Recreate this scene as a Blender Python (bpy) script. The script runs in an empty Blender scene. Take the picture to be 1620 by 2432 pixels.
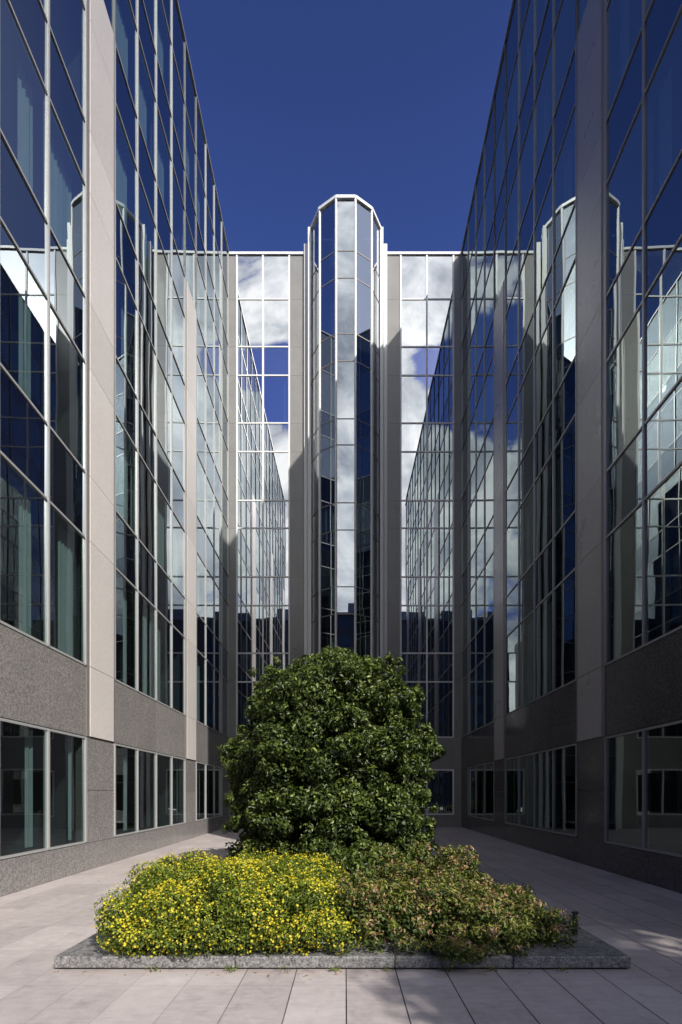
import bpy, math, random
import numpy as np
R = math.radians
random.seed(7); rng = np.random.default_rng(11)
sc = bpy.context.scene
COL = sc.collection

# ------------------------------------------------------------------ node helpers
def new_mat(name):
    m = bpy.data.materials.new(name); m.use_nodes = True
    nt = m.node_tree; nt.nodes.clear()
    out = nt.nodes.new('ShaderNodeOutputMaterial')
    return m, nt, out
def N(nt, t, **kw):
    n = nt.nodes.new(t)
    for k, v in kw.items():
        if k.startswith('i_'):
            key = k[2:]
            key = int(key) if key.isdigit() else key.replace('_', ' ')
            n.inputs[key].default_value = v
        else: setattr(n, k, v)
    return n
def L(nt, a, b): nt.links.new(a, b)
def MATH(nt, op, a, b=None, c=None, clamp=False):
    n = nt.nodes.new('ShaderNodeMath'); n.operation = op; n.use_clamp = clamp
    for i, v in enumerate((a, b, c)):
        if v is None: continue
        if isinstance(v, (int, float)): n.inputs[i].default_value = v
        else: nt.links.new(v, n.inputs[i])
    return n.outputs[0]
def MIXC(nt, fac, a, b):
    n = nt.nodes.new('ShaderNodeMix'); n.data_type = 'RGBA'
    for sock, v in ((n.inputs[0], fac), (n.inputs[6], a), (n.inputs[7], b)):
        if isinstance(v, (int, float)): sock.default_value = v
        elif isinstance(v, tuple): sock.default_value = v if len(v) == 4 else (*v, 1)
        else: nt.links.new(v, sock)
    return n.outputs[2]
def RAMP(nt, fac, stops):
    n = nt.nodes.new('ShaderNodeValToRGB'); cr = n.color_ramp
    while len(cr.elements) < len(stops): cr.elements.new(0.5)
    for e, (p, c) in zip(cr.elements, stops):
        e.position = p; e.color = (*c, 1) if isinstance(c, tuple) else (c, c, c, 1)
    nt.links.new(fac, n.inputs[0]); return n.outputs[0]
def NOISE(nt, vec, scale, detail=4, rough=0.55, dist=0.0):
    n = nt.nodes.new('ShaderNodeTexNoise')
    n.inputs['Scale'].default_value = scale; n.inputs['Detail'].default_value = detail
    n.inputs['Roughness'].default_value = rough; n.inputs['Distortion'].default_value = dist
    if vec is not None: nt.links.new(vec, n.inputs['Vector'])
    return n.outputs['Fac']

# ------------------------------------------------------------------ materials
def glass_mat(name, f0, tint, inner, transmit, wave=0.0012, wscale=0.8):
    """coated facade glass: mirror coat over either a clear tinted pane or an opaque backed panel"""
    m, nt, out = new_mat(name)
    geo = N(nt, 'ShaderNodeNewGeometry')
    tc = N(nt, 'ShaderNodeTexCoord')
    mp = N(nt, 'ShaderNodeMapping'); mp.inputs['Scale'].default_value = (1, 1, 0.55)
    L(nt, tc.outputs['Object'], mp.inputs['Vector'])
    nz = NOISE(nt, mp.outputs[0], wscale, 1.5, 0.4)
    bp = N(nt, 'ShaderNodeBump'); bp.inputs['Strength'].default_value = 1.0
    bp.inputs['Distance'].default_value = wave
    L(nt, nz, bp.inputs['Height'])
    lw = N(nt, 'ShaderNodeLayerWeight'); lw.inputs['Blend'].default_value = 0.5
    L(nt, bp.outputs[0], lw.inputs['Normal'])
    f5 = MATH(nt, 'POWER', lw.outputs['Facing'], 4.2)
    fac = MATH(nt, 'MULTIPLY_ADD', f5, 0.97 - f0, f0, clamp=True)
    gl = N(nt, 'ShaderNodeBsdfGlossy'); gl.inputs['Color'].default_value = (*tint, 1)
    gl.inputs['Roughness'].default_value = 0.0
    L(nt, bp.outputs[0], gl.inputs['Normal'])
    if transmit:
        base = N(nt, 'ShaderNodeBsdfTransparent'); base.inputs['Color'].default_value = (*inner, 1)
        # faint dust film
        df = N(nt, 'ShaderNodeBsdfDiffuse'); df.inputs['Color'].default_value = (.35, .37, .37, 1)
        mx0 = N(nt, 'ShaderNodeMixShader'); mx0.inputs[0].default_value = 0.012
        L(nt, base.outputs[0], mx0.inputs[1]); L(nt, df.outputs[0], mx0.inputs[2]); bo = mx0.outputs[0]
    else:
        base = N(nt, 'ShaderNodeBsdfDiffuse'); base.inputs['Color'].default_value = (*inner, 1); bo = base.outputs[0]
    mx = N(nt, 'ShaderNodeMixShader')
    L(nt, fac, mx.inputs[0]); L(nt, bo, mx.inputs[1]); L(nt, gl.outputs[0], mx.inputs[2])
    L(nt, mx.outputs[0], out.inputs[0])
    return m

def granite_mat(name, dark, light, rough=0.22, scale=90, stain=0.25, spec=0.5, panels=None):
    m, nt, out = new_mat(name)
    tc = N(nt, 'ShaderNodeTexCoord')
    vec = tc.outputs['Object']
    n1 = NOISE(nt, vec, scale, 3, 0.7)
    n2 = NOISE(nt, vec, scale * 0.4, 2, 0.6)
    sp = MATH(nt, 'MULTIPLY_ADD', n1, 0.65, MATH(nt, 'MULTIPLY', n2, 0.35))
    c = RAMP(nt, sp, [(0.36, dark), (0.50, tuple((a + b) / 2 for a, b in zip(dark, light))), (0.62, light)])
    big = NOISE(nt, vec, 0.9, 5, 0.6)
    k = MATH(nt, 'MULTIPLY_ADD', big, stain * 2, 1.0 - stain)
    mp = N(nt, 'ShaderNodeMapping'); mp.inputs['Scale'].default_value = (3.5, 3.5, 0.25)
    L(nt, vec, mp.inputs['Vector'])
    st = NOISE(nt, mp.outputs[0], 1.0, 4, 0.6)
    k2 = MATH(nt, 'MULTIPLY_ADD', st, stain, 1.0 - stain * 0.5)
    k = MATH(nt, 'MULTIPLY', k, k2)
    gi = N(nt, 'ShaderNodeNewGeometry')
    k = MATH(nt, 'MULTIPLY', k, MATH(nt, 'MULTIPLY_ADD', gi.outputs['Random Per Island'], .16, .92))
    vm = N(nt, 'ShaderNodeVectorMath'); vm.operation = 'SCALE'
    L(nt, c, vm.inputs[0]); L(nt, k, vm.inputs['Scale'])
    p = N(nt, 'ShaderNodeBsdfPrincipled')
    L(nt, vm.outputs[0], p.inputs['Base Color'])
    p.inputs['Roughness'].default_value = rough
    p.inputs['Specular IOR Level'].default_value = spec
    L(nt, MATH(nt, 'MULTIPLY_ADD', big, 0.2, rough - 0.1), p.inputs['Roughness'])
    L(nt, p.outputs[0], out.inputs[0])
    return m

def plain_mat(name, col, rough=0.5, metal=0.0, var=0.08, scale=3.0, spec=0.5):
    m, nt, out = new_mat(name)
    tc = N(nt, 'ShaderNodeTexCoord')
    n = NOISE(nt, tc.outputs['Object'], scale, 5, 0.6)
    c = MIXC(nt, n, tuple(x * (1 - var) for x in col), tuple(min(1, x * (1 + var)) for x in col))
    p = N(nt, 'ShaderNodeBsdfPrincipled')
    L(nt, c, p.inputs['Base Color']); p.inputs['Roughness'].default_value = rough
    p.inputs['Metallic'].default_value = metal
    p.inputs['Specular IOR Level'].default_value = spec
    L(nt, p.outputs[0], out.inputs[0])
    return m

def leaf_mat(name, stops, rough=0.38, trans=0.25, spec=0.5):
    m, nt, out = new_mat(name)
    at = N(nt, 'ShaderNodeAttribute'); at.attribute_name = 'tone'
    c = RAMP(nt, at.outputs['Fac'], stops)
    p = N(nt, 'ShaderNodeBsdfPrincipled'); L(nt, c, p.inputs['Base Color'])
    p.inputs['Roughness'].default_value = rough; p.inputs['Specular IOR Level'].default_value = spec
    t = N(nt, 'ShaderNodeBsdfTranslucent')
    L(nt, c, t.inputs['Color'])
    mx = N(nt, 'ShaderNodeMixShader'); mx.inputs[0].default_value = trans
    L(nt, p.outputs[0], mx.inputs[1]); L(nt, t.outputs[0], mx.inputs[2]); L(nt, mx.outputs[0], out.inputs[0])
    return m

def paving_mat():
    m, nt, out = new_mat('paving_stone')
    tc = N(nt, 'ShaderNodeTexCoord'); sep = N(nt, 'ShaderNodeSeparateXYZ')
    L(nt, tc.outputs['Object'], sep.inputs[0])
    SW = 0.447; SL = 0.90
    x = MATH(nt, 'DIVIDE', MATH(nt, 'ADD', sep.outputs[0], 0.447 * 40 - 0.008), SW)
    col = MATH(nt, 'FLOOR', x); fx = MATH(nt, 'FRACT', x)
    y = MATH(nt, 'DIVIDE', MATH(nt, 'ADD', sep.outputs[1], 45.0 - 4.02), SL)
    row = MATH(nt, 'FLOOR', y); fy = MATH(nt, 'FRACT', y)
    dx = MATH(nt, 'MULTIPLY', MATH(nt, 'MINIMUM', fx, MATH(nt, 'SUBTRACT', 1.0, fx)), SW)
    dy = MATH(nt, 'MULTIPLY', MATH(nt, 'MINIMUM', fy, MATH(nt, 'SUBTRACT', 1.0, fy)), SL)
    jn = NOISE(nt, tc.outputs['Object'], 1.3, 3, 0.6)
    jw = MATH(nt, 'MULTIPLY_ADD', jn, 0.004, 0.003)
    jx = MATH(nt, 'LESS_THAN', dx, jw); jy = MATH(nt, 'LESS_THAN', dy, 0.0018)
    cm = N(nt, 'ShaderNodeCombineXYZ'); L(nt, col, cm.inputs[0]); L(nt, row, cm.inputs[1])
    wn = N(nt, 'ShaderNodeTexWhiteNoise'); L(nt, cm.outputs[0], wn.inputs['Vector'])
    vec = tc.outputs['Object']
    n1 = NOISE(nt, vec, 130, 3, 0.7); n2 = NOISE(nt, vec, 7, 6, 0.65, 0.6); n3 = NOISE(nt, vec, 0.6, 5, 0.6, 0.4)
    mpv = N(nt, 'ShaderNodeMapping'); mpv.inputs['Scale'].default_value = (2.0, 16, 1); L(nt, vec, mpv.inputs['Vector'])
    n4 = NOISE(nt, mpv.outputs[0], 1.5, 5, 0.7, 0.5)
    k = MATH(nt, 'ADD', MATH(nt, 'MULTIPLY', n1, 0.30), MATH(nt, 'MULTIPLY', n2, 0.38))
    k = MATH(nt, 'ADD', k, MATH(nt, 'MULTIPLY', n3, 0.42))
    k = MATH(nt, 'ADD', k, MATH(nt, 'MULTIPLY', n4, 0.30))
    k = MATH(nt, 'ADD', k, MATH(nt, 'MULTIPLY', wn.outputs['Value'], 0.13))
    c = RAMP(nt, MATH(nt, 'SUBTRACT', k, 0.24), [(0.24, (.25, .217, .21)), (0.44, (.45, .40, .385)), (0.6, (.56, .50, .48)), (0.78, (.66, .61, .59))])
    # small dark debris specks
    vo = N(nt, 'ShaderNodeTexVoronoi'); vo.inputs['Scale'].default_value = 3.1; L(nt, vec, vo.inputs['Vector'])
    speck = MATH(nt, 'LESS_THAN', vo.outputs['Distance'], 0.022)
    c = MIXC(nt, MATH(nt, 'MULTIPLY', speck, 0.6), c, (.08, .055, .04))
    # dirt washed out near the kerb
    jd = MIXC(nt, jy, c, (.13, .105, .095)); 
    jd = MIXC(nt, MATH(nt, 'MULTIPLY', jy, 0.45), c, (.13, .105, .095))
    dk = MATH(nt, 'SUBTRACT', 1.0, MATH(nt, 'DIVIDE', MATH(nt, 'ABSOLUTE', MATH(nt, 'SUBTRACT', sep.outputs[1], 4.36)), .22), clamp=True)
    dk = MATH(nt, 'MULTIPLY', dk, MATH(nt, 'MULTIPLY', MATH(nt, 'POWER', n2, 1.6), 1.5), clamp=True)
    dkx = N(nt, 'ShaderNodeMapRange'); dkx.inputs['From Min'].default_value = 2.75; dkx.inputs['From Max'].default_value = 2.35
    L(nt, MATH(nt, 'ABSOLUTE', sep.outputs[0]), dkx.inputs['Value'])
    dk = MATH(nt, 'MULTIPLY', MATH(nt, 'MULTIPLY', dk, dk), dkx.outputs[0])
    jd = MIXC(nt, dk, jd, (.16, .095, .055))
    st_ = N(nt, 'ShaderNodeMapRange'); st_.inputs['From Min'].default_value = .57; st_.inputs['From Max'].default_value = .75; st_.inputs['To Max'].default_value = .55
    L(nt, NOISE(nt, vec, 2.3, 7, .7, .8), st_.inputs['Value'])
    jd = MIXC(nt, st_.outputs[0], jd, (.20, .165, .15))
    jv = N(nt, 'ShaderNodeMapRange'); jv.inputs['From Min'].default_value = -1.3; jv.inputs['From Max'].default_value = 0.2; jv.inputs['To Min'].default_value = .22  # joint colour fades to the left, standing for sunlight filling the joints
    L(nt, MATH(nt, 'ADD', sep.outputs[0], MATH(nt, 'MULTIPLY', jn, .5)), jv.inputs['Value'])
    jc = MIXC(nt, MATH(nt, 'MULTIPLY', jx, jv.outputs[0]), jd, (.035, .028, .025))
    p = N(nt, 'ShaderNodeBsdfPrincipled'); L(nt, jc, p.inputs['Base Color'])
    p.inputs['Roughness'].default_value = 0.55; p.inputs['Specular IOR Level'].default_value = 0.35
    bp = N(nt, 'ShaderNodeBump'); bp.inputs['Distance'].default_value = 0.004; bp.inputs['Strength'].default_value = 0.4
    hh = MATH(nt, 'SUBTRACT', MATH(nt, 'ADD', MATH(nt, 'MULTIPLY', n1, .25), MATH(nt, 'MULTIPLY', n2, .5)), MATH(nt, 'MULTIPLY', jx, 1.5))
    L(nt, hh, bp.inputs['Height']); L(nt, bp.outputs[0], p.inputs['Normal'])
    L(nt, p.outputs[0], out.inputs[0])
    return m

M = {}
M['glass_l'] = glass_mat('facade_glass_left', 0.36, (.80, .87, .88), (.52, .63, .62), True, 0.0024)
M['glass_r'] = glass_mat('facade_glass_right', 0.34, (.76, .85, .83), (.42, .53, .52), True, 0.0024)
M['glass_b'] = glass_mat('facade_glass_rear', 0.62, (.93, .95, .97), (.35, .44, .46), True, 0.0006)
M['glass_t'] = glass_mat('tower_glass', 0.50, (.86, .91, .97), (.40, .50, .50), True, 0.0005, 0.5)
M['spandrel_l'] = glass_mat('spandrel_glass_left', 0.30, (.66, .74, .80), (.006, .007, .012), False, 0.0024)
M['spandrel_r'] = glass_mat('spandrel_glass_right', 0.30, (.62, .70, .74), (.004, .005, .008), False, 0.0024)
M['spandrel_b'] = glass_mat('spandrel_glass_rear', 0.62, (.93, .94, .97), (.04, .045, .055), False, 0.0006)
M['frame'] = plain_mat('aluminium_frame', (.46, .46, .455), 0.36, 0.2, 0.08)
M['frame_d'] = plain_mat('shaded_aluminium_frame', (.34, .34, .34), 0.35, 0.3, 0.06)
M['frame_w'] = plain_mat('white_frame', (.80, .80, .79), 0.40, 0.0, 0.03)
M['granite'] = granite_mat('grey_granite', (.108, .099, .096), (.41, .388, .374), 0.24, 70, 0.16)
M['granite_d'] = granite_mat('shaded_polished_granite', (.026, .025, .025), (.155, .15, .145), 0.15, 70, 0.25)  # right wing's granite, with its shade put into a darker colour
M['cream_d'] = granite_mat('shaded_cream_panel', (.31, .305, .30), (.44, .43, .42), 0.30, 40, 0.10)  # cream piers of the right wing, greyed in colour to stand for shade
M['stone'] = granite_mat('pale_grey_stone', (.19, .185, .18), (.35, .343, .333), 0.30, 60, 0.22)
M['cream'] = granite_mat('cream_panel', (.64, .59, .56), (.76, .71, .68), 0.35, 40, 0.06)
M['strip'] = plain_mat('taupe_metal_strip', (.24, .215, .20), 0.45, 0.2, 0.08)
M['interior'] = plain_mat('dim_interior', (.055, .062, .06), 0.8)
M['curtain'] = plain_mat('pale_curtain', (.46, .53, .53), 0.8, 0, 0.12, 6)
M['roof'] = plain_mat('roof_membrane', (.22, .22, .22), 0.8)
M['kerbstone'] = granite_mat('speckled_kerb_granite', (.04, .039, .039), (.37, .362, .355), 0.45, 50, 0.2)
M['soil'] = granite_mat('planter_soil', (.018, .012, .008), (.06, .042, .03), 0.9, 30, 0.3, 0.2)
M['paving'] = paving_mat()
M['asphalt'] = granite_mat('asphalt', (.035, .035, .037), (.07, .07, .07), 0.8, 40, 0.2, 0.3)
M['darkwall'] = granite_mat('dark_brick', (.035, .032, .032), (.075, .07, .07), 0.7, 6, 0.2, 0.3)
M['darkglass'] = plain_mat('dark_window_glass', (.02, .025, .03), 0.1)
M['bark'] = granite_mat('bark', (.05, .038, .028), (.14, .11, .085), 0.85, 25, 0.3, 0.2)
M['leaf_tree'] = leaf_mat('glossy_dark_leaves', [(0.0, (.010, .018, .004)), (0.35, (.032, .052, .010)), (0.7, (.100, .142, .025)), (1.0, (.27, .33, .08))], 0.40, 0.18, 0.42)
M['leaf_yel'] = leaf_mat('fresh_green_leaves', [(0.0, (.030, .050, .008)), (0.5, (.135, .19, .02)), (1.0, (.34, .40, .04))], 0.5, 0.3)
M['flower'] = leaf_mat('yellow_petals', [(0.0, (.55, .36, .01)), (0.3, (.74, .60, .015)), (1.0, (.90, .82, .08))], 0.6, 0.35)
M['leaf_red'] = leaf_mat('mixed_bronze_leaves', [(0.0, (.022, .048, .009)), (0.40, (.075, .115, .022)), (0.58, (.19, .22, .045)), (0.68, (.36, .38, .06)), (0.76, (.30, .18, .08)), (0.88, (.44, .26, .14)), (1.0, (.60, .42, .27))], 0.5, 0.3)
M['leaf_far'] = leaf_mat('street_tree_leaves', [(0.0, (.02, .045, .01)), (1.0, (.08, .14, .03))], 0.5, 0.3)
M['black'] = plain_mat('black_rubber', (.012, .012, .012), 0.5)

# ------------------------------------------------------------------ mesh helpers
class MB:
    def __init__(s): s.v = []; s.f = []
    def quad(s, a, b, c, d):
        i = len(s.v); s.v += [a, b, c, d]; s.f.append((i, i+1, i+2, i+3))
    def poly(s, pts):
        i = len(s.v); s.v += list(pts); s.f.append(tuple(range(i, i+len(pts))))
    def box(s, x0, x1, y0, y1, z0, z1):
        i = len(s.v)
        s.v += [(x0,y0,z0),(x1,y0,z0),(x1,y1,z0),(x0,y1,z0),(x0,y0,z1),(x1,y0,z1),(x1,y1,z1),(x0,y1,z1)]
        s.f += [(i,i+3,i+2,i+1),(i+4,i+5,i+6,i+7),(i,i+1,i+5,i+4),(i+1,i+2,i+6,i+5),(i+2,i+3,i+7,i+6),(i+3,i,i+4,i+7)]
    def bar(s, p, q, w, d, up=None):
        """rectangular bar from p to q"""
        import mathutils
        P = mathutils.Vector(p); Q = mathutils.Vector(q); t = (Q-P).normalized()
        up = mathutils.Vector(up) if up else mathutils.Vector((0,0,1))
        a = t.cross(up)
        if a.length < 1e-4: a = t.cross(mathutils.Vector((0,1,0)))
        a.normalize(); b = a.cross(t).normalized()
        i = len(s.v)
        for C in (P, Q):
            for (sa, sb) in ((-1,-1),(1,-1),(1,1),(-1,1)):
                s.v.append(tuple(C + a*(sa*w/2) + b*(sb*d/2)))
        s.f += [(i,i+1,i+2,i+3),(i+7,i+6,i+5,i+4),(i,i+4,i+5,i+1),(i+1,i+5,i+6,i+2),(i+2,i+6,i+7,i+3),(i+3,i+7,i+4,i)]
    def tube(s, pts, radii, n=8):
        import mathutils
        rings = []
        for k, p in enumerate(pts):
            P = mathutils.Vector(p)
            t = (mathutils.Vector(pts[min(k+1, len(pts)-1)]) - mathutils.Vector(pts[max(k-1, 0)])).normalized()
            a = t.cross(mathutils.Vector((0.3, 1, 0.1))).normalized(); b = t.cross(a)
            i = len(s.v); rings.append(i)
            for j in range(n):
                an = 2*math.pi*j/n
                s.v.append(tuple(P + (a*math.cos(an) + b*math.sin(an))*radii[k]))
        for r0, r1 in zip(rings, rings[1:]):
            for j in range(n): s.f.append((r0+j, r0+(j+1) % n, r1+(j+1) % n, r1+j))
        s.f.append(tuple(rings[-1]+j for j in range(n)))
    def build(s, name, mat, parent=None, bevel=0):
        me = bpy.data.meshes.new(name); me.from_pydata(s.v, [], s.f); me.update()
        me.materials.append(mat)
        o = bpy.data.objects.new(name, me); COL.objects.link(o)
        if parent: o.parent = parent
        if bevel:
            b = o.modifiers.new('bevel', 'BEVEL'); b.width = bevel; b.segments = 2; b.limit_method = 'ANGLE'
        return o
def tag(o, label=None, cat=None, group=None, kind=None):
    if label: o['label'] = label
    if cat: o['category'] = cat
    if group: o['group'] = group
    if kind: o['kind'] = kind
    return o
def empty(name, loc, rz=0):
    o = bpy.data.objects.new(name, None); COL.objects.link(o); o.location = loc; o.rotation_euler = (0,0,rz)
    o.empty_display_size = 0.3
    return o

# ------------------------------------------------------------------ facades
LV = [4.24, 6.85, 8.2, 10.45, 11.8, 14.1, 15.4, 17.7, 19.05, 21.3, 22.65, 24.9, 27.0]
TOP = 27.06
class Wall:
    """local frame: x = along the wall, outward = s*y"""
    def __init__(w, root, s, gl, sp, fr): w.root = root; w.s = s; w.gl = gl; w.sp = sp; w.fr = fr
    def pt(w, u, n, z): return (u, w.s*n, z)
    def box(w, mb, u0, u1, n0, n1, z0, z1):
        a, b = sorted((w.s*n0, w.s*n1)); mb.box(u0, u1, a, b, z0, z1)
    def window(w, us, z0, z1, kind='vision', curtain=True, mw=0.048, hb=0.042, top=False, cur=(.2,.8), tilt=0.0022):
        g = MB()
        for a, b in zip(us, us[1:]):
            t1 = random.gauss(0, tilt); t2 = random.gauss(0, tilt*.8)
            wd = (b-a)/2; hd = (z1-z0)/2
            g.quad(w.pt(a, -t1*wd - t2*hd, z0), w.pt(b, t1*wd - t2*hd, z0), w.pt(b, t1*wd + t2*hd, z1), w.pt(a, -t1*wd + t2*hd, z1))
        nm = 'window' if kind == 'vision' else 'spandrel_panel'
        o = g.build(nm, w.gl if kind == 'vision' else w.sp, w.root)
        f = MB()
        for k, u in enumerate(us): w.box(f, u-mw/2, u+mw/2, -0.06, 0.034, z0, z1)
        w.box(f, us[0], us[-1], -0.05, 0.024, z0-hb/2, z0+hb/2)
        if top: w.box(f, us[0], us[-1], -0.05, 0.024, z1-hb/2, z1+hb/2)
        f.build('frame', w.fr, o)
        if kind == 'vision' and curtain:
            c = MB()
            for a, b in zip(us, us[1:]):
                r = random.random()
                wd = (b-a) - 0.16
                strips = []
                if r < .62: strips.append((b-.08 - wd*random.uniform(*cur), b-.08))
                elif r < .72: strips.append((a+.08, a+.08 + wd*random.uniform(*cur)))
                for (s0, s1) in strips:
                    nseg = max(2, int((s1-s0)/0.05)); xs = [s0 + (s1-s0)*i/nseg for i in range(nseg+1)]
                    ns = [-0.20 - (0.03 if i % 2 else 0) - random.uniform(0, .015) for i in range(nseg+1)]
                    for i in range(nseg):
                        c.quad(w.pt(xs[i], ns[i], z0+.05), w.pt(xs[i+1], ns[i+1], z0+.05), w.pt(xs[i+1], ns[i+1], z1-.03), w.pt(xs[i], ns[i], z1-.03))
            if c.v: c.build('curtain', M['curtain'], o)
        return o

G = 1.28
def YK(k): return 22.74 - G*k
def panels(w, name, mat, u0, u1, n, zs, gap=0.008, usplit=None, thick=0.09, parent=None):
    mb = MB()
    us = usplit or [u0, u1]
    for a, b in zip(us, us[1:]):
        for z0, z1 in zip(zs, zs[1:]):
            w.box(mb, a+gap/2, b-gap/2, n-thick, n, z0+gap/2, z1-gap/2)
    return mb.build(name, mat, parent or w.root)

def make_wing(root, s, gl, sp, fr, side):
    w = Wall(root, s, gl, sp, fr)
    bays = [(0, 4), (5, 9), (10, 14)]
    endu = YK(15) - 0.55
    for (k0, k1) in bays:
        us = [YK(k) for k in range(k1, k0-1, -1)]
        if k0 == 0: us[-1] = 22.70
        for r in range(12):
            kind = 'vision' if r % 2 == 0 else 'spandrel'
            w.window(us, LV[r], LV[r+1], kind, cur=(.25, .95) if side == 'l' else (.15, .6))
        # ground floor windows
        gus = us if k0 else us[:-1]
        w.window(gus, 0.60, 2.74, 'vision', mw=.05, top=True, cur=(.05, .3))
    # piers (cells 4-5, 9-10, 14-15)
    for k in (4, 9, 14):
        u0, u1 = YK(k+1), YK(k)
        mb = MB()
        zs = [2.78, 4.24] + LV[1:9]
        for z0, z1 in zip(zs, zs[1:]): w.box(mb, u0+.13, u1-.11, -0.05, 0.045, z0+.006, z1-.006)
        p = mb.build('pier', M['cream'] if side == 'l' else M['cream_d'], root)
        st = MB()
        w.box(st, u0+.03, u0+.13, -0.05, 0.03, 2.78, 19.05); w.box(st, u1-.11, u1-.03, -0.05, 0.03, 2.78, 19.05)
        st.build('edge_strip', M['strip'], p)
        bk = MB(); w.box(bk, u0+.12, u1-.10, -0.08, 0.03, 2.78, 19.05); bk.build('joint_backing', M['strip'], p)
        for r in range(8, 12):
            kind = 'vision' if r % 2 == 0 else 'spandrel'
            w.window([u0, u1], LV[r], LV[r+1], kind, cur=(.3, .9))
    # granite cladding below: slabs with open joints, cut around the windows
    cl = MB(); back = MB()
    gz = [2.74, 3.5, 4.24]
    def slab(u0, u1, z0, z1): w.box(cl, u0+.004, u1-.004, -0.08, 0.012, z0+.004, z1-.004)
    for k in range(15, 0, -1):
        a, b = YK(k), YK(k-1)
        if k-1 == 0: b = 22.78
        slab(a, b, 0.0, 0.57)
        if (k-1) in (4, 9, 14):
            slab(a, b, 0.57, 1.66); slab(a, b, 1.66, 2.775)
        else:
            slab(a, b, 2.775, 3.5) if False else slab(a, b, 2.775, 4.21)
            if k-1 == 0: slab(a+.03, b, 0.57, 2.775)
    w.box(back, endu, 22.78, -0.2, -0.03, 0.0, 0.56)
    w.box(back, endu, 22.78, -0.2, -0.03, 2.80, 4.20)
    for z0, z1 in zip([0, .57, 1.66, 2.775] + LV[0:1] + LV[1:], [.57, 1.66, 2.775] + LV[0:1] + LV[1:]):
        slab(endu, YK(15)-.02, z0, z1)
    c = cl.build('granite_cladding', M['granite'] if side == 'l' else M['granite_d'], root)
    for k in (4, 9, 14):
        w.box(back, YK(k+1)+.01, YK(k)-.01, -0.2, -0.03, 0.5, 2.85)
    w.box(back, YK(1)+.02, 22.78, -.2, -.03, .5, 2.8)
    back.build('joint_backing', M['strip'], c)
    # floors, inner back wall, end wall, outer walls
    it = MB()
    for r in range(1, 12, 2): w.box(it, endu+.1, 22.7, -4.0, -0.12, LV[r]+.1, LV[r+1]-.1)
    w.box(it, endu+.1, 22.7, -4.0, -0.22, 2.85, 4.1); w.box(it, endu+.1, 22.7, -4.0, -0.22, 0.02, 0.5)
    w.box(it, endu+.1, 22.7, -4.2, -4.0, 0.0, 26.9)
    for k in (4, 9): w.box(it, YK(k+1)+.3, YK(k)-.3, -4, -.25, 0, 26.9)
    w.box(it, 22.72, 22.79, -4.2, -0.1, 0, 26.9); w.box(it, endu+.02, endu+.08, -4.2, -.1, 0, 26.9)
    it.build('interior', M['interior'], root)
    en = MB(); w.box(en, endu-.12, endu, -9, -0.0, 0, 26.95); w.box(en, endu, 30, -9.2, -9, 0, 26.95)
    en.build('end_wall', M['granite'], root)
    rf = MB(); w.box(rf, endu, 30, -9, -0.15, 26.80, 26.93); rf.build('roof', M['roof'], root)
    cp = MB(); w.box(cp, endu-.14, 22.76, -0.3, 0.05, 27.0, TOP); cp.build('coping', fr, root)

lw = empty('office_wing', (-5.23, 0, 0), math.atan2(1, -14/1148))
tag(lw, 'sunlit office wing on the left, green-blue glass between two pale cream piers', 'building')
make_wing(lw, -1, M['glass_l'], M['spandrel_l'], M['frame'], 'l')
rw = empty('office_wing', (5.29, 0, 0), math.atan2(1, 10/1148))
tag(rw, 'shaded office wing on the right, dark blue glass above shade-darkened grey granite', 'building')
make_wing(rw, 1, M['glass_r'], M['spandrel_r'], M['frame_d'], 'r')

# rear block
rb = empty('rear_block', (0, 22.8, 0), 0)
tag(rb, 'rear office block closing the court, mirrored windows under a white roof edge', 'building')
w = Wall(rb, -1, M['glass_b'], M['spandrel_b'], M['frame_w'])
for us in ([-5.11, -3.88, -2.64], [2.62, 3.85, 5.10]):
    for r in range(12):
        w.window(us, LV[r], LV[r+1], 'vision' if r % 2 == 0 else 'spandrel', mw=.075, hb=.065, cur=(.1, .3), tilt=0.0011, top=(r == 11))
    w.window(us, 0.61, 2.70, 'vision', mw=.075, hb=.07, top=True, curtain=False)
st = MB()
zp = [0, 1.4, 2.735, 4.205] + [(a) for a in LV[1:12]] + [26.97]
for u0, u1 in ((-5.55, -5.15), (5.14, 5.55), (-2.60, -1.98), (1.96, 2.58)):
    st = MB()
    for z0, z1 in zip(zp, zp[1:]): w.box(st, u0+.003, u1-.003, -.1, 0.0, z0+.004, z1-.004)
    st.build('stone_pier', M['stone'], rb)
for a, b in ((-5.15, -2.60), (2.58, 5.14)):
    st = MB(); m_ = (a+b)/2
    for u0, u1 in ((a, m_), (m_, b)):
        st = MB(); w.box(st, u0+.003, u1-.003, -.1, -.002, 0.003, .572); st.build('plinth_slab', M['stone'], rb)
        st = MB(); w.box(st, u0+.003, u1-.003, -.1, -.002, 2.738, 4.202); st.build('cladding_slab', M['stone'], rb)
bk = MB()
for u0, u1 in ((-5.6, -5.13), (5.12, 5.6), (-2.62, -1.9), (1.9, 2.60)): w.box(bk, u0, u1, -.3, -.03, 0, 26.9)
w.box(bk, -5.6, 5.6, -.3, -.12, 0.0, .56); w.box(bk, -5.6, 5.6, -.3, -.12, 2.75, 4.19)
bk.build('joint_backing', M['strip'], rb)
it = MB()
for r in range(1, 12, 2): w.box(it, -5.6, 5.6, -4, -.14, LV[r]+.1, LV[r+1]-.1)
w.box(it, -5.6, 5.6, -4.2, -4, 0, 26.9); w.box(it, -1.9, 1.9, -.4, -.32, 0, 26.9)
w.box(it, -5.7, -5.61, -4.2, -.1, 0, 26.9); w.box(it, 5.61, 5.7, -4.2, -.1, 0, 26.9)
it.build('interior', M['interior'], rb)
rf = MB(); rf.box(-14, 14, .3, 8, 26.7, 26.9); rf.build('roof', M['roof'], rb)
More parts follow.
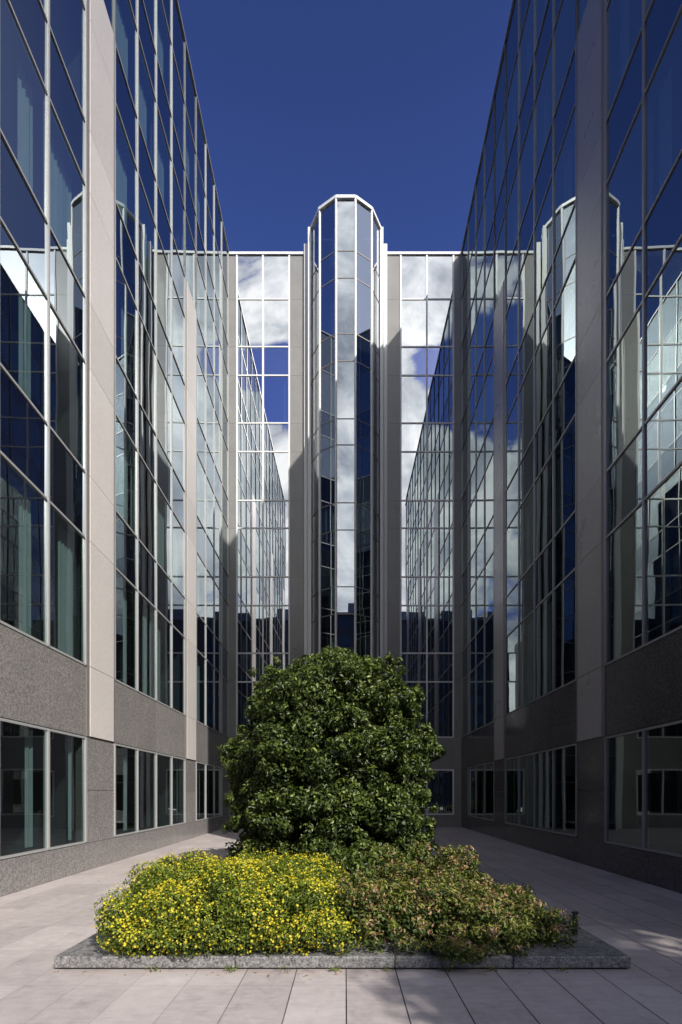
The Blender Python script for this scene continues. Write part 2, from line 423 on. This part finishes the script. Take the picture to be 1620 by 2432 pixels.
cp = MB(); w.box(cp, -5.57, -1.95, -0.3, 0.06, 26.98, 27.09); w.box(cp, 1.93, 5.57, -0.3, 0.06, 26.98, 27.09)
cp.build('coping', M['frame_w'], rb)

# tower
tw = empty('glazed_tower', (0.02, 22.8, 0), 0)
tag(tw, 'faceted glass stair tower with white corner posts rising above the roof line', 'tower')
P = [(-1.59, -.02), (-1.59, -.335), (-1.164, -1.07), (-.426, -1.5), (.426, -1.5), (1.164, -1.07), (1.59, -.335), (1.59, -.02)]
TL = [0.3, 2.1, 3.3, 5.8, 7.0, 9.5, 10.7, 13.2, 14.4, 16.95, 18.1, 20.65, 21.85, 24.3, 25.5, 27.76]
for i in range(7):
    a, b = P[i], P[i+1]; g = MB(); f = MB()
    dx, dy = b[0]-a[0], b[1]-a[1]; ln = math.hypot(dx, dy); nx, ny = dy/ln, -dx/ln
    for z0, z1 in zip(TL, TL[1:]):
        t1 = random.gauss(0, .001)*ln; t2 = random.gauss(0, .0012)
        q = []
        for (pp, sg) in ((a, -1), (b, 1)):
            q.append((pp[0]+nx*t1*sg, pp[1]+ny*t1*sg))
        g.quad((*q[0], z0), (*q[1], z0), (q[1][0]+nx*t2, q[1][1]+ny*t2, z1), (q[0][0]+nx*t2, q[0][1]+ny*t2, z1))
    g.build('glazing', M['glass_t'], tw)
for z0 in TL[:-1]:
    f = MB(); n = len(P)
    for (x, y) in P:
        for (k, dz) in ((1.008, -.02), (1.008, .02), (.985, .02), (.985, -.02)): f.v.append((x*k, y*k, z0+dz))
    for i in range(n-1):
        for j in range(4): f.f.append((4*i+j, 4*i+(j+1) % 4, 4*i+4+(j+1) % 4, 4*i+4+j))
    f.build('transom', M['strip'], tw)
for i, p in enumerate(P):
    if i in (0, 7): continue
    mb = MB()
    sgn = 1 if p[0] > 0 else -1
    if i in (1, 6):
        mb.box(p[0] + (0 if sgn > 0 else -.16), p[0] + (.16 if sgn > 0 else 0), p[1]-.06, p[1]+.10, 0, 27.86)
    else:
        an = math.atan2(p[1]+.0, p[0]); r_ = .055
        cx, cy = p[0]*1.004, p[1]*1.004
        pts = [(cx + r_*math.cos(an+k*math.pi/4+math.pi/8), cy + r_*math.sin(an+k*math.pi/4+math.pi/8)) for k in range(8)]
        n0 = len(mb.v)
        mb.v += [(x, y, 0) for x, y in pts] + [(x, y, 27.86) for x, y in pts]
        for k in range(8): mb.f.append((k, (k+1) % 8, 8+(k+1) % 8, 8+k))
        mb.f.append(tuple(range(8, 16)))
    mb.build('post', M['frame_w'], tw)
for sg in (-1, 1):
    mb = MB(); x0, x1 = sorted((sg*1.78, sg*1.95)); mb.box(x0, x1, -.13, .1, 0, 27.38); mb.build('jamb', M['frame_w'], tw)
cp = MB()
for i in range(1, 6):
    a, b = P[i], P[i+1]; cp.bar((a[0]*1.01, a[1]*1.01, 27.83), (b[0]*1.01, b[1]*1.01, 27.83), .12, .13)
for sx in (-1, 1): cp.bar((sx*1.60, -.34, 27.83), (sx*1.60, .1, 27.83), .12, .128)
cp.build('coping', M['frame_w'], tw)
rf = MB(); rf.poly([(x*.99, y*.99, 27.74) for x, y in P]); rf.build('roof', M['roof'], tw)
ic = MB()
for z in TL[1:-1:2]: ic.poly([(x*.93, y*.93, z+.35) for x, y in P]); ic.poly([(x*.93, y*.93, z+.75) for x, y in P])
ic.box(-.7, .7, -.7, -.2, 0, 27.5)
ic.build('interior', M['interior'], tw)
sb = MB(); sb.box(-1.6, 1.6, .02, .08, 0, 27.7); sb.build('inner_wall', M['interior'], tw)

# ------------------------------------------------------------------ ground
g = MB(); g.box(-400, 400, -400, 400, -1.0, -0.012)
tag(g.build('ground', M['asphalt']), kind='structure')
g = MB(); g.quad((-14, -9, 0), (14, -9, 0), (14, 22.9, 0), (-14, 22.9, 0))
tag(g.build('courtyard_paving', M['paving']), kind='structure')

# planter
PX0, PX1, PY0, PY1 = -2.64, 2.59, 4.37, 11.4
pl = empty('planter', (0, PY0, 0))
tag(pl, 'low rectangular planter with speckled granite kerb in the middle of the court', 'planter')
D = PY1-PY0; KW = 0.42; z0, z1 = 0.016, 0.124
def kerb(xs, y0, y1):
    for a, b in zip(xs, xs[1:]):
        mb = MB(); mb.box(a+.002, b-.002, y0, y1, z0, z1); mb.build('kerb', M['kerbstone'], pl, bevel=.012)
kerb([PX0, -1.0, 0.45, 1.52, PX1], 0, KW)
kerb([PX0, 0.0, PX1], D-KW, D)
for x0, x1 in ((PX0, PX0+KW), (PX1-KW, PX1)):
    ys = [KW+.002, 2.4, 4.3, D-KW-.002]
    for a, b in zip(ys, ys[1:]):
        mb = MB(); mb.box(x0, x1, a, b-.003, z0, z1); mb.build('kerb', M['kerbstone'], pl, bevel=.012)
mb = MB(); mb.box(PX0+.03, PX1-.03, .03, D-.03, 0.001, .02); mb.build('footing', M['black'], pl)
mb = MB()
nx_, ny_ = 40, 46
for j in range(ny_+1):
    for i in range(nx_+1):
        x = PX0+KW-.05 + (PX1-PX0-2*KW+.1)*i/nx_; y = KW-.05 + (D-2*KW+.1)*j/ny_
        mb.v.append((x, y, .085 + .03*math.sin(x*3.1)*math.cos(y*2.3) + random.uniform(0, .02)))
for j in range(ny_):
    for i in range(nx_):
        a = j*(nx_+1)+i; mb.f.append((a, a+1, a+nx_+2, a+nx_+1))
mb.build('soil', M['soil'], pl)

# ------------------------------------------------------------------ foliage
def leaves_mesh(name, C, Nrm, size, tone, mat, parent, aspect=0.45, fold=0.25, jitter=0.7, shape='leaf'):
    """many small folded leaves: C centres (n,3), Nrm outward directions"""
    n = len(C)
    Nn = Nrm + rng.normal(0, jitter, (n, 3)); Nn /= np.linalg.norm(Nn, axis=1)[:, None] + 1e-9
    T = rng.normal(0, 1, (n, 3)); T -= (T*Nn).sum(1)[:, None]*Nn; T /= np.linalg.norm(T, axis=1)[:, None] + 1e-9
    B = np.cross(Nn, T); s = size[:, None]
    if shape == 'leaf':
        a = C - T*s*.5; b = C + T*s*.5 - Nn*s*.1
        c1 = C - T*s*.05 + B*s*aspect*.5 + Nn*s*fold*.5; d1 = C - T*s*.05 - B*s*aspect*.5 + Nn*s*fold*.5
        V = np.stack([a, c1, b, d1], 1).reshape(-1, 3)
        idx = np.arange(n)*4
        F = np.concatenate([np.stack([idx, idx+1, idx+2], 1), np.stack([idx, idx+2, idx+3], 1)], 0)
        tn = np.concatenate([tone, tone])
    else:
        # five-petal star blossom: two triangles fans as crossed rhombs
        r = s*.5
        pts = []
        for k in range(5):
            an = 2*math.pi*k/5
            pts.append(C + (T*math.cos(an) + B*math.sin(an))*r + Nn*s*.12)
            an2 = an + math.pi/5
            pts.append(C + (T*math.cos(an2) + B*math.sin(an2))*r*.5)
        V = np.stack([C] + pts, 1).reshape(-1, 3)
        idx = np.arange(n)*11; fs = []
        for k in range(5):
            fs.append(np.stack([idx, idx+1+((2*k-1) % 10), idx+1+2*k], 1)); fs.append(np.stack([idx, idx+1+2*k, idx+2+2*k], 1))
        F = np.concatenate(fs, 0); tn = np.tile(tone, 10)
    me = bpy.data.meshes.new(name)
    me.vertices.add(len(V)); me.vertices.foreach_set('co', V.astype(np.float32).ravel())
    me.loops.add(len(F)*3); me.loops.foreach_set('vertex_index', F.astype(np.int32).ravel())
    me.polygons.add(len(F)); me.polygons.foreach_set('loop_start', (np.arange(len(F))*3).astype(np.int32))
    me.update(calc_edges=True)
    at = me.attributes.new('tone', 'FLOAT', 'FACE'); at.data.foreach_set('value', tn.astype(np.float32))
    me.materials.append(mat)
    o = bpy.data.objects.new(name, me); COL.objects.link(o); o.parent = parent
    return o
def lobe_points(c, r, n, flat=1.0, shell=0.28, up=-1.0):
    d = rng.normal(0, 1, (int(n*1.8)+8, 3)); d /= np.linalg.norm(d, axis=1)[:, None]
    d = d[d[:, 2] > up][:n]
    rad = r*(1 - shell*rng.random(len(d))**1.5)*(1 + .12*np.sin(d[:, 0]*7 + c[0]*5)*np.cos(d[:, 2]*6 + c[1]*3))
    p = np.array(c) + d*rad[:, None]*np.array([1, 1, flat])
    return p, d

# evergreen tree (local origin at its base)
TX, TY = -.22, 8.5
tr = empty('evergreen_tree', (TX, TY, 0.1))
tag(tr, 'dense rounded evergreen tree with glossy dark leaves in the centre of the planter', 'tree')
prof = [(3.74, .12, .50), (3.54, .05, 1.14), (3.34, .05, 1.42), (3.05, .05, 1.52), (2.80, .05, 1.50), (2.42, .0, 1.70), (2.25, -.03, 1.78), (1.98, -.04, 1.72), (1.62, -.06, 1.66), (1.42, -.06, 1.72), (1.12, -.05, 1.76), (.75, -.03, 1.70), (.45, .0, 1.78), (.25, .05, 1.60)]
Cs, Ds, Ts = [], [], []
def lobe_add(c, r, n, flat, base=0.0, shell=.30):
    p, d = lobe_points(c, r, n, flat, shell)
    Cs.append(p); Ds.append(d)
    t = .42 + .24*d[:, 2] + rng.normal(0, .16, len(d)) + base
    hot = rng.random(len(d)) < .05; t[hot] += .3
    Ts.append(np.clip(t, 0, 1))
for (z, cx, hw) in prof:
    ring = max(5, int(hw*7.5))
    off = random.random()*6
    for k in range(ring):
        r = random.uniform(.24, .47)
        an = off + 2*math.pi*k/ring + random.uniform(-.18, .18)
        rr = hw - r*random.uniform(.75, 1.35)
        lobe_add((cx + rr*math.cos(an), rr*math.sin(an), z - .1 + random.uniform(-.06, .06)), r, int(1150*(r/.4)**2), random.uniform(.58, .74), random.uniform(-.12, .12))
for z in (3.50, 3.72): lobe_add((.1 + random.uniform(-.2, .2), random.uniform(-.4, 0), z), .42, 1300, .62, .05)
lobe_add((.45, -.3, 3.58), .34, 900, .7); lobe_add((-.35, -.2, 3.62), .36, 900, .7)
lobe_add((1.72, .0, 2.22), .26, 700, .6); lobe_add((-1.68, -.2, 2.2), .30, 700, .6)
lobe_add((.55, -2.05, .45), .55, 1900, .75); lobe_add((.1, -1.9, .35), .5, 1500, .75); lobe_add((1.0, -1.85, .35), .5, 1500, .7)
for k in range(22):
    z, cx, hw = random.choice(prof[1:]); an = -math.pi/2 + random.uniform(-1.7, 1.7); r = random.uniform(.2, .36); rr = hw - r*random.uniform(.8, 1.3)
    lobe_add((cx + rr*math.cos(an), rr*math.sin(an), z - .1 + random.uniform(-.15, .15)), r, int(1150*(r/.4)**2), .7, random.uniform(-.05, .08))
for k in range(420):   # stray shoots
    z, cx, hw = random.choice(prof); an = random.random()*6.28; rr = hw + random.uniform(-.08, .05)
    r = random.uniform(.06, .11)
    lobe_add((cx + rr*math.cos(an), rr*math.sin(an), z - .05 + random.uniform(-.15, .2)), r, 55, 1.1, .08, .9)
# inner dark leaves
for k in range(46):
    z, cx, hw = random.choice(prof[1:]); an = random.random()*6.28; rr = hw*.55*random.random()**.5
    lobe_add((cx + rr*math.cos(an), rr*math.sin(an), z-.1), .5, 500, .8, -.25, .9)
C_ = np.concatenate(Cs); D_ = np.concatenate(Ds); T_ = np.concatenate(Ts)
D_[:, 2] += .35
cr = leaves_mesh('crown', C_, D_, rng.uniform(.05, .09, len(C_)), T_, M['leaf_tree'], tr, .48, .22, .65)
tk = MB(); tk.tube([(0, 0, 0), (.03, .02, .6), (.0, .05, 1.5), (.06, 0, 2.6), (.08, -.05, 3.4)], [.13, .11, .09, .06, .02], 10)
for k in range(16):
    an = k*2.4; z = .4 + k*.18; r = 1.3 if z < 2.6 else .9
    tk.tube([(0, 0, z), (math.cos(an)*r*.5, math.sin(an)*r*.5, z+.22), (math.cos(an)*r, math.sin(an)*r, z+.35)], [.045, .03, .01], 6)
tk.build('trunk', M['bark'], tr)

def shrub_from_lobes(root, lobes, dens, mat, size, tonef, stems=True, aspect=.4, jitter=.7, shell=.3, name='foliage'):
    Cs, Ds, Ts = [], [], []
    for (x, y, z, r, flat) in lobes:
        p, d = lobe_points((x, y, z), r, int(dens*r*r), flat, shell)
        ok = (p[:, 2] > 0.015); p = p[ok]; d = d[ok]
        Cs.append(p); Ds.append(d); Ts.append(tonef(p, d, r))
    C_ = np.concatenate(Cs); D_ = np.concatenate(Ds); T_ = np.clip(np.concatenate(Ts), 0, 1)
    D_[:, 2] += .3
    o = leaves_mesh(name, C_, D_, rng.uniform(size[0], size[1], len(C_)), T_, mat, root, aspect, .2, jitter)
    if stems:
        s = MB()
        for (x, y, z, r, flat) in lobes[::2]:
            s.tube([(x*.7, y*.7, -.02), (x*.85, y*.85, z*.5), (x, y, z+r*flat*.3)], [.007, .005, .003], 5)
        s.build('stem', M['bark'], root)
    return C_, D_

random.seed(21)
# yellow flowering shrub, hanging over the front kerb
ys = empty('flowering_shrub', (-1.25, 5.42, 0.1))
tag(ys, 'wide low shrub covered in small yellow flowers, spilling over the left half of the kerb', 'shrub')
lobes = []
for i in range(125):
    x = random.uniform(-.90, 1.30); y = random.uniform(-.98, .95)
    e = 1 - (abs(x)/1.45)**5
    hz = .68*max(.2, e)**.5*(1 if y > -.3 else 1 + (y+.3)*.42)
    if x < 0: x *= 1 + .13*(y+.98)
    if x > .25: hz *= 1.02 - .10*(x-.25)
    lobes.append((x, y, max(.10, hz - .18) + random.uniform(-.09, .07), random.uniform(.15, .25), .95))
for i in range(20):
    x = -.86 + 2.08*i/19; lobes.append((x, -.98 + random.uniform(-.06, .07), .17 + random.uniform(-.02, .07), random.uniform(.15, .2), .9))
for i in range(10): lobes.append((-.93 + random.uniform(-.05, .08), -.85 + 1.5*i/9, .22 + random.uniform(-.05, .15), .2, .9))
tf = lambda p, d, r: .42 + .3*d[:, 2] + rng.normal(0, .18, len(p))
C_, D_ = shrub_from_lobes(ys, lobes, 15500, M['leaf_yel'], (.022, .05), tf, True, .42, .8)
# blossoms sit on the visible outer surface
H = {}
keys = np.round(C_[:, :2]/.06).astype(int)
for k, z in zip(map(tuple, keys), C_[:, 2]): H[k] = max(H.get(k, 0), z)
top = np.array([z > H[tuple(k)]-.06 for k, z in zip(keys, C_[:, 2])])
front = (C_[:, 1] < -.95) | (C_[:, 0] < -1.15)
cand = np.where(top | (front & (rng.random(len(C_)) < .5)))[0]
patch = np.sin(C_[cand, 0]*4.1 + 1) * np.cos(C_[cand, 1]*3.7) + np.sin(C_[cand, 0]*9+C_[cand, 2]*8)*.5
pr = np.clip(.34 + .22*patch, .05, .8)
sel = cand[rng.random(len(cand)) < pr]
sel = rng.permutation(sel)[:13500]
Cf = C_[sel] + D_[sel]*.022
Cf[:, 2] += .012
leaves_mesh('flowers', Cf, D_[sel] + np.array([0, -.35, .3]), rng.uniform(.014, .034, len(sel)), np.clip(rng.normal(.55, .25, len(sel)), 0, 1), M['flower'], ys, shape='star', jitter=.45)

def tip_tone(p, d, r):
    t = .40 + .22*d[:, 2] + rng.normal(0, .13, len(p))
    ph = np.sin(p[:, 0]*13.1 + 2)*np.sin(p[:, 1]*11.3)*np.sin(p[:, 2]*15 + 1)
    tip = (d[:, 2] > .0) & (ph + rng.normal(0, .25, len(p)) > .28)
    t[tip] = rng.uniform(.70, 1.0, tip.sum())
    yl = (rng.random(len(p)) < .10); t[yl] = rng.uniform(.55, .70, yl.sum())
    return t
specs = [
 ('bronze-tipped green shrub nearest the yellow flowers, draping over the kerb front', (.56, 5.5), 1.0, [(-.5,.5,-.9,.95)], .60, 26),
 ('green shrub with brown seed heads and the tallest sprig, just right of the evergreen', (1.12, 6.2), 1.0, [(-.7,.50,-.6,.6)], .74, 15),
 ('low reddish brown shrub at the right-hand end of the planter', (1.62, 5.35), 1.0, [(-.55,.38,-.78,.75)], .50, 18)]
for si, (lab, (bx, by), _, boxes, hh, cnt) in enumerate(specs):
    rs = empty('bronze_shrub', (bx, by, .1)); tag(rs, lab, 'shrub', 'bronze-tipped shrubs')
    lobes = []
    for (a, b, c, d) in boxes:
        for i in range(cnt):
            x = random.uniform(a, b); y = random.uniform(c, d)
            e = max(.12, 1 - (abs(y)/(1.2))**3)
            h = hh*e**.5*random.uniform(.7, 1.08)
            if si == 2: h *= 1 - .45*max(0, x+.1)/.5*.8
            lobes.append((x, y, max(.08, h-.17), random.uniform(.10, .22), .9))
    if si == 1: lobes += [(-.18, -.35, .66, .11, 1.0), (-.2, -.35, .76, .08, 1.2), (.15, -.3, .62, .12, 1)]
    if si == 2: lobes += [(-.35, .3, .50, .16, .9), (-.2, .35, .56, .13, 1.0)]
    if si == 0:
        lobes += [(x, -1.0 + random.uniform(-.06, .05), .12, .14, .8) for x in (-.3, .0, .25, .5)]
        lobes += [(.42, -1.22, .02, .13, .8), (.55, -1.20, .0, .12, .8), (.35, -1.14, .08, .14, .8)]
    if si == 0: lobes += [(-.45 + .19*i, yy + random.uniform(-.06, .06), .26 + random.uniform(-.05, .12), .2, .9) for i in range(7) for yy in (-.7, -.35, .1)]
    if si == 2: lobes += [(-.4 + .17*i, yy + random.uniform(-.07, .07), .22 - .03*i + random.uniform(-.04, .10) + (.06 if yy > 0 else 0), .17, .9) for i in range(6) for yy in (-.68, -.3, .15, .55)]
    if si == 2: lobes += [(x, -.92, .1, .13, .8) for x in (-.5, -.3, -.05)]
    # short shoots sticking out of each mound
    for (x, y, z, r, fl) in list(lobes):
        for q in range(4):
            an = random.random()*6.28
            lobes.append((x+math.cos(an)*r*.85, y+math.sin(an)*r*.85, z+r*random.uniform(.7, 1.05), random.uniform(.05, .09), 1.2))
    lobes = [(x, y, z, r, f) for (x, y, z, r, f) in lobes]
    shrub_from_lobes(rs, lobes, 10500, M['leaf_red'], (.03, .06), tip_tone, True, .42, .8, .55)

# fallen leaves at the kerb
n = 70
Cx = np.stack([rng.uniform(-2.6, 2.6, n), 4.34 - np.abs(rng.normal(0, .09, n)), np.full(n, .006)], 1)
lt = leaves_mesh('leaf_litter', Cx, np.tile([0, 0, 3.], (n, 1)), rng.uniform(.015, .04, n), rng.uniform(.7, 1, n), M['leaf_red'], None, .5, .1, .3)
tag(lt, 'scatter of dry leaves along the foot of the kerb', 'litter', kind='stuff')
# weeds growing out of the joint under the kerb
wd_c = []
for (x, k) in ((-1.72, 26), (-1.02, 40), (-.55, 14), (-.1, 30), (.36, 18), (.9, 36), (1.3, 20), (1.95, 16)):
    wd_c.append(np.stack([x + rng.normal(0, .03, k), 4.345 - np.abs(rng.normal(0, .02, k)), .008 + rng.uniform(0, .035, k)], 1))
wd_c = np.concatenate(wd_c)
we = leaves_mesh('weeds', wd_c, np.tile([0, -.6, .8], (len(wd_c), 1)), rng.uniform(.02, .05, len(wd_c)), rng.uniform(.2, .9, len(wd_c)), M['leaf_yel'], None, .22, .1, .9)
tag(we, 'tiny weeds growing from the joint below the kerb', 'weeds', kind='stuff')
# short post at right of planter
ps = MB(); ps.box(-.02, .02, -.015, .015, .0, .24); ps.box(-.028, .028, -.022, .022, .24, .262)
o = ps.build('marker_post', M['black'], None, .004); o.location = (2.40, 5.05, .1)
tag(o, 'short thin dark post standing at the right end of the planter', 'post')

# ------------------------------------------------------------------ street behind the camera (seen only in the glass and by its shadows)
def street_tree(x, y, h, r, label, seed, nl=30000):
    t = empty('street_tree', (x, y, 0)); tag(t, label, 'tree', 'street trees')
    tk = MB(); tk.tube([(0,0,0), (.08,.05,h*.25), (-.05,.1,h*.5), (.1,0,h*.85)], [.17,.14,.10,.03], 9)
    lob = []
    for k in range(15):
        an = k*2.4 + seed; z = h*.38 + (h*.52)*k/14; rr = r*(.9 - .5*abs(k/14-.35))
        e = (math.cos(an)*rr, math.sin(an)*rr, z)
        tk.tube([(0,.05,z*.72), (e[0]*.5, e[1]*.5, z*.88), e], [.06,.035,.012], 6)
        lob.append((*e, r*.34, .75)); lob.append((e[0]*.55, e[1]*.55, z+.3, r*.30, .7))
    tk.build('trunk', M['bark'], t)
    Cs, Ds = [], []
    for l in lob:
        p, d = lobe_points(l[:3], l[3], nl//len(lob), l[4], .8); Cs.append(p); Ds.append(d)
    C_ = np.concatenate(Cs)
    leaves_mesh('crown', C_, np.concatenate(Ds), rng.uniform(.10, .18, len(C_)), rng.random(len(C_)), M['leaf_far'], t, .6, .2, .8)
street_tree(7.4, -4.8, 7.4, 2.3, 'street tree with an open crown, the one nearer the court entrance', .4)
street_tree(9.2, -4.4, 8.8, 2.8, 'street tree with an open crown, standing farther along the pavement', 2.1)

def far_building(x0, x1, y, h, label, steps):
    b = empty('street_building', ((x0+x1)/2, y, 0)); tag(b, label, 'building')
    W_ = (x1-x0)/2; mb = MB(); mb.box(-W_, W_, -12, 0, 0, h); mb.build('wall', M['darkwall'], b)
    rf = MB()
    for (a, c, hh) in steps: rf.box(a, c, -9, -.3, h, h+hh)
    rf.box(-W_-.2, W_+.2, -.1, .35, h-.5, h+.02)
    rf.build('roof', M['roof'], b)
    nw = int((x1-x0)/4); nf = int(h/3.6)
    for fl in range(nf):
        m1 = MB()
        for k in range(nw):
            cx = -W_ + (k+.5)*(2*W_/nw); m1.box(cx-1.1, cx+1.1, .0, .03, fl*3.6+1.0, fl*3.6+2.9)
        m1.build('window', M['darkglass'], b)
far_building(-20.5, 7, -50, 36.2, 'dark brick street building with stepped roof boxes opposite the court', [(-12,-9,1.5),(-6,-3,1.8),(1,5,1.2),(8,11,2.0)])
far_building(-26, -20.5, -50, 15, 'low dark building in the gap of the street opposite the court', [])
far_building(-75, -26, -50, 34, 'long dark brick street building left of the low one', [(-9,-4,1.4),(12,18,1.8)])
far_building(7.6, 70, -51, 36.4, 'dark brick street building with a flat roof, right of the stepped one', [(-29,-25,1.4),(-20,-14,1.8)])

# ------------------------------------------------------------------ sky, sun, camera
SUNV = np.array([.5505, -.8333, .70]); SUNV /= np.linalg.norm(SUNV)
elev = math.asin(SUNV[2]); az = math.atan2(SUNV[0], SUNV[1])   # clockwise from +Y
wd = bpy.data.worlds.new('World'); sc.world = wd; wd.use_nodes = True
nt = wd.node_tree; nt.nodes.clear()
out = N(nt, 'ShaderNodeOutputWorld'); bg = N(nt, 'ShaderNodeBackground')
sky = N(nt, 'ShaderNodeTexSky'); sky.sky_type = 'NISHITA'; sky.sun_disc = False
sky.sun_elevation = elev; sky.sun_rotation = az; sky.air_density = 1.0; sky.dust_density = 0.3; sky.ozone_density = 3.0
SKYGAIN = 1.0
tc = N(nt, 'ShaderNodeTexCoord'); sp = N(nt, 'ShaderNodeSeparateXYZ'); L(nt, tc.outputs['Generated'], sp.inputs[0])
X, Y, Z = sp.outputs
ny = MATH(nt, 'MAXIMUM', MATH(nt, 'MULTIPLY', Y, -1.0), 0.08)
u = MATH(nt, 'DIVIDE', X, ny); v = MATH(nt, 'DIVIDE', Z, ny)
cmb = N(nt, 'ShaderNodeCombineXYZ'); L(nt, u, cmb.inputs[0]); L(nt, v, cmb.inputs[1])
cn = NOISE(nt, cmb.outputs[0], 4.2, 9, 0.60, 0.5)
def bump(src, c, wdt):   # smooth bell
    d = MATH(nt, 'DIVIDE', MATH(nt, 'SUBTRACT', src, c), wdt); d = MATH(nt, 'MULTIPLY', d, d)
    return MATH(nt, 'DIVIDE', 1.0, MATH(nt, 'ADD', 1.0, MATH(nt, 'MULTIPLY', d, d)))
left = MATH(nt, 'MULTIPLY', bump(v, .85, .085), MATH(nt, 'LESS_THAN', u, -0.07))
right = MATH(nt, 'MULTIPLY', bump(v, .88, .04), bump(u, .20, .055))
cov = MATH(nt, 'SUBTRACT', MATH(nt, 'ADD', cn, 0.19), MATH(nt, 'MULTIPLY', left, .42))
cov = MATH(nt, 'SUBTRACT', cov, MATH(nt, 'MULTIPLY', right, .34))
cov = MATH(nt, 'SUBTRACT', cov, MATH(nt, 'MULTIPLY', bump(u, -.6, .3), .18))
dens = N(nt, 'ShaderNodeMapRange'); dens.interpolation_type = 'SMOOTHSTEP'
dens.inputs['From Min'].default_value = .47; dens.inputs['From Max'].default_value = .56; L(nt, cov, dens.inputs['Value'])
mk = N(nt, 'ShaderNodeMapRange'); mk.interpolation_type = 'SMOOTHSTEP'
mk.inputs['From Min'].default_value = .15; mk.inputs['From Max'].default_value = .45
L(nt, MATH(nt, 'MULTIPLY', Y, -1.0), mk.inputs['Value'])
hz = MATH(nt, 'GREATER_THAN', Z, 0.0)
au = N(nt, 'ShaderNodeMapRange'); au.interpolation_type = 'SMOOTHSTEP'; au.inputs['From Min'].default_value = .75; au.inputs['From Max'].default_value = .38
L(nt, MATH(nt, 'MAXIMUM', MATH(nt, 'MULTIPLY', u, -1.0), MATH(nt, 'MULTIPLY', u, .4)), au.inputs['Value'])
av = N(nt, 'ShaderNodeMapRange'); av.interpolation_type = 'SMOOTHSTEP'; av.inputs['From Min'].default_value = 1.75; av.inputs['From Max'].default_value = 1.25
L(nt, v, av.inputs['Value'])
mk2 = MATH(nt, 'MULTIPLY', au.outputs[0], av.outputs[0])
den = MATH(nt, 'MULTIPLY', MATH(nt, 'MULTIPLY', dens.outputs[0], mk2), MATH(nt, 'MULTIPLY', mk.outputs[0], hz))
cs = NOISE(nt, cmb.outputs[0], 6.0, 9, 0.62, 0.5)
ccol = RAMP(nt, cs, [(0.34, (.30, .33, .38)), (0.48, (.62, .65, .69)), (0.60, (1, 1, 1))])
cscale = N(nt, 'ShaderNodeVectorMath'); cscale.operation = 'SCALE'; L(nt, ccol, cscale.inputs[0]); cscale.inputs['Scale'].default_value = 16
tint = N(nt, 'ShaderNodeVectorMath'); tint.operation = 'MULTIPLY'
tint.inputs[1].default_value = (0.53, 0.58, 1.06)
L(nt, sky.outputs[0], tint.inputs[0])
# thin bright veil of haze on the sun's side of the sky
sd = N(nt, 'ShaderNodeVectorMath'); sd.operation = 'DOT_PRODUCT'; L(nt, tc.outputs['Generated'], sd.inputs[0]); sd.inputs[1].default_value = tuple(SUNV)
cosA = MATH(nt, 'MAXIMUM', sd.outputs['Value'], 0.0)
veilx = N(nt, 'ShaderNodeMapRange'); veilx.interpolation_type = 'SMOOTHSTEP'; veilx.inputs['From Min'].default_value = .22; veilx.inputs['From Max'].default_value = .50; L(nt, X, veilx.inputs['Value'])
vn = NOISE(nt, tc.outputs['Generated'], 3.0, 6, .6, .4)
gz = N(nt, 'ShaderNodeMapRange'); gz.inputs['From Min'].default_value = .70; gz.inputs['From Max'].default_value = .95; gz.inputs['To Min'].default_value = 1.30; gz.inputs['To Max'].default_value = .76
L(nt, Z, gz.inputs['Value'])
tn2 = N(nt, 'ShaderNodeVectorMath'); tn2.operation = 'SCALE'; L(nt, tint.outputs[0], tn2.inputs[0]); L(nt, gz.outputs[0], tn2.inputs['Scale'])
veil = MATH(nt, 'MULTIPLY', MATH(nt, 'MULTIPLY', veilx.outputs[0], MATH(nt, 'MULTIPLY_ADD', vn, .5, .45)), MATH(nt, 'MULTIPLY', hz, MATH(nt, 'POWER', cosA, 0.8)))
base = MIXC(nt, veil, tn2.outputs[0], (8.2, 8.9, 10.2))
glow = MATH(nt, 'ADD', MATH(nt, 'MULTIPLY', MATH(nt, 'POWER', cosA, 45.0), 30.0), MATH(nt, 'MULTIPLY', MATH(nt, 'POWER', cosA, 160.0), 45.0))
fin0 = MIXC(nt, den, base, cscale.outputs[0])
ga = N(nt, 'ShaderNodeVectorMath'); ga.operation = 'ADD'; gc = N(nt, 'ShaderNodeCombineXYZ')
for i_ in range(3): L(nt, glow, gc.inputs[i_])
L(nt, fin0, ga.inputs[0]); L(nt, gc.outputs[0], ga.inputs[1])
fin = ga.outputs[0]
L(nt, fin, bg.inputs['Color']); bg.inputs['Strength'].default_value = 0.10
L(nt, bg.outputs[0], out.inputs[0])

sun = bpy.data.lights.new('sun', 'SUN'); sun.energy = 5.0; sun.angle = R(0.53); sun.color = (1.0, .95, .88)
so = bpy.data.objects.new('sun', sun); COL.objects.link(so)
import mathutils
so.rotation_euler = mathutils.Vector(SUNV).to_track_quat('Z', 'Y').to_euler(); so.location = (20, -30, 40)

cam = bpy.data.cameras.new('camera'); co = bpy.data.objects.new('camera', cam); COL.objects.link(co)
co.location = (0, 0, 1.6); co.rotation_euler = (R(90), 0, 0)
cam.sensor_fit = 'HORIZONTAL'; cam.sensor_width = 36; cam.lens = 36*1148/1620
cam.shift_x = -10/1620; cam.shift_y = 668/1620
cam.clip_start = 0.05; cam.clip_end = 2000
sc.camera = co
sc.view_settings.view_transform = 'Standard'; sc.view_settings.look = 'None'; sc.view_settings.exposure = 0
sc.render.engine = 'CYCLES'
cy = sc.cycles
cy.use_denoising = True
cy.max_bounces = 12; cy.glossy_bounces = 8; cy.transparent_max_bounces = 16; cy.diffuse_bounces = 2
cy.caustics_reflective = False; cy.caustics_refractive = False; cy.blur_glossy = 0.5
cy.sample_clamp_indirect = 4.0
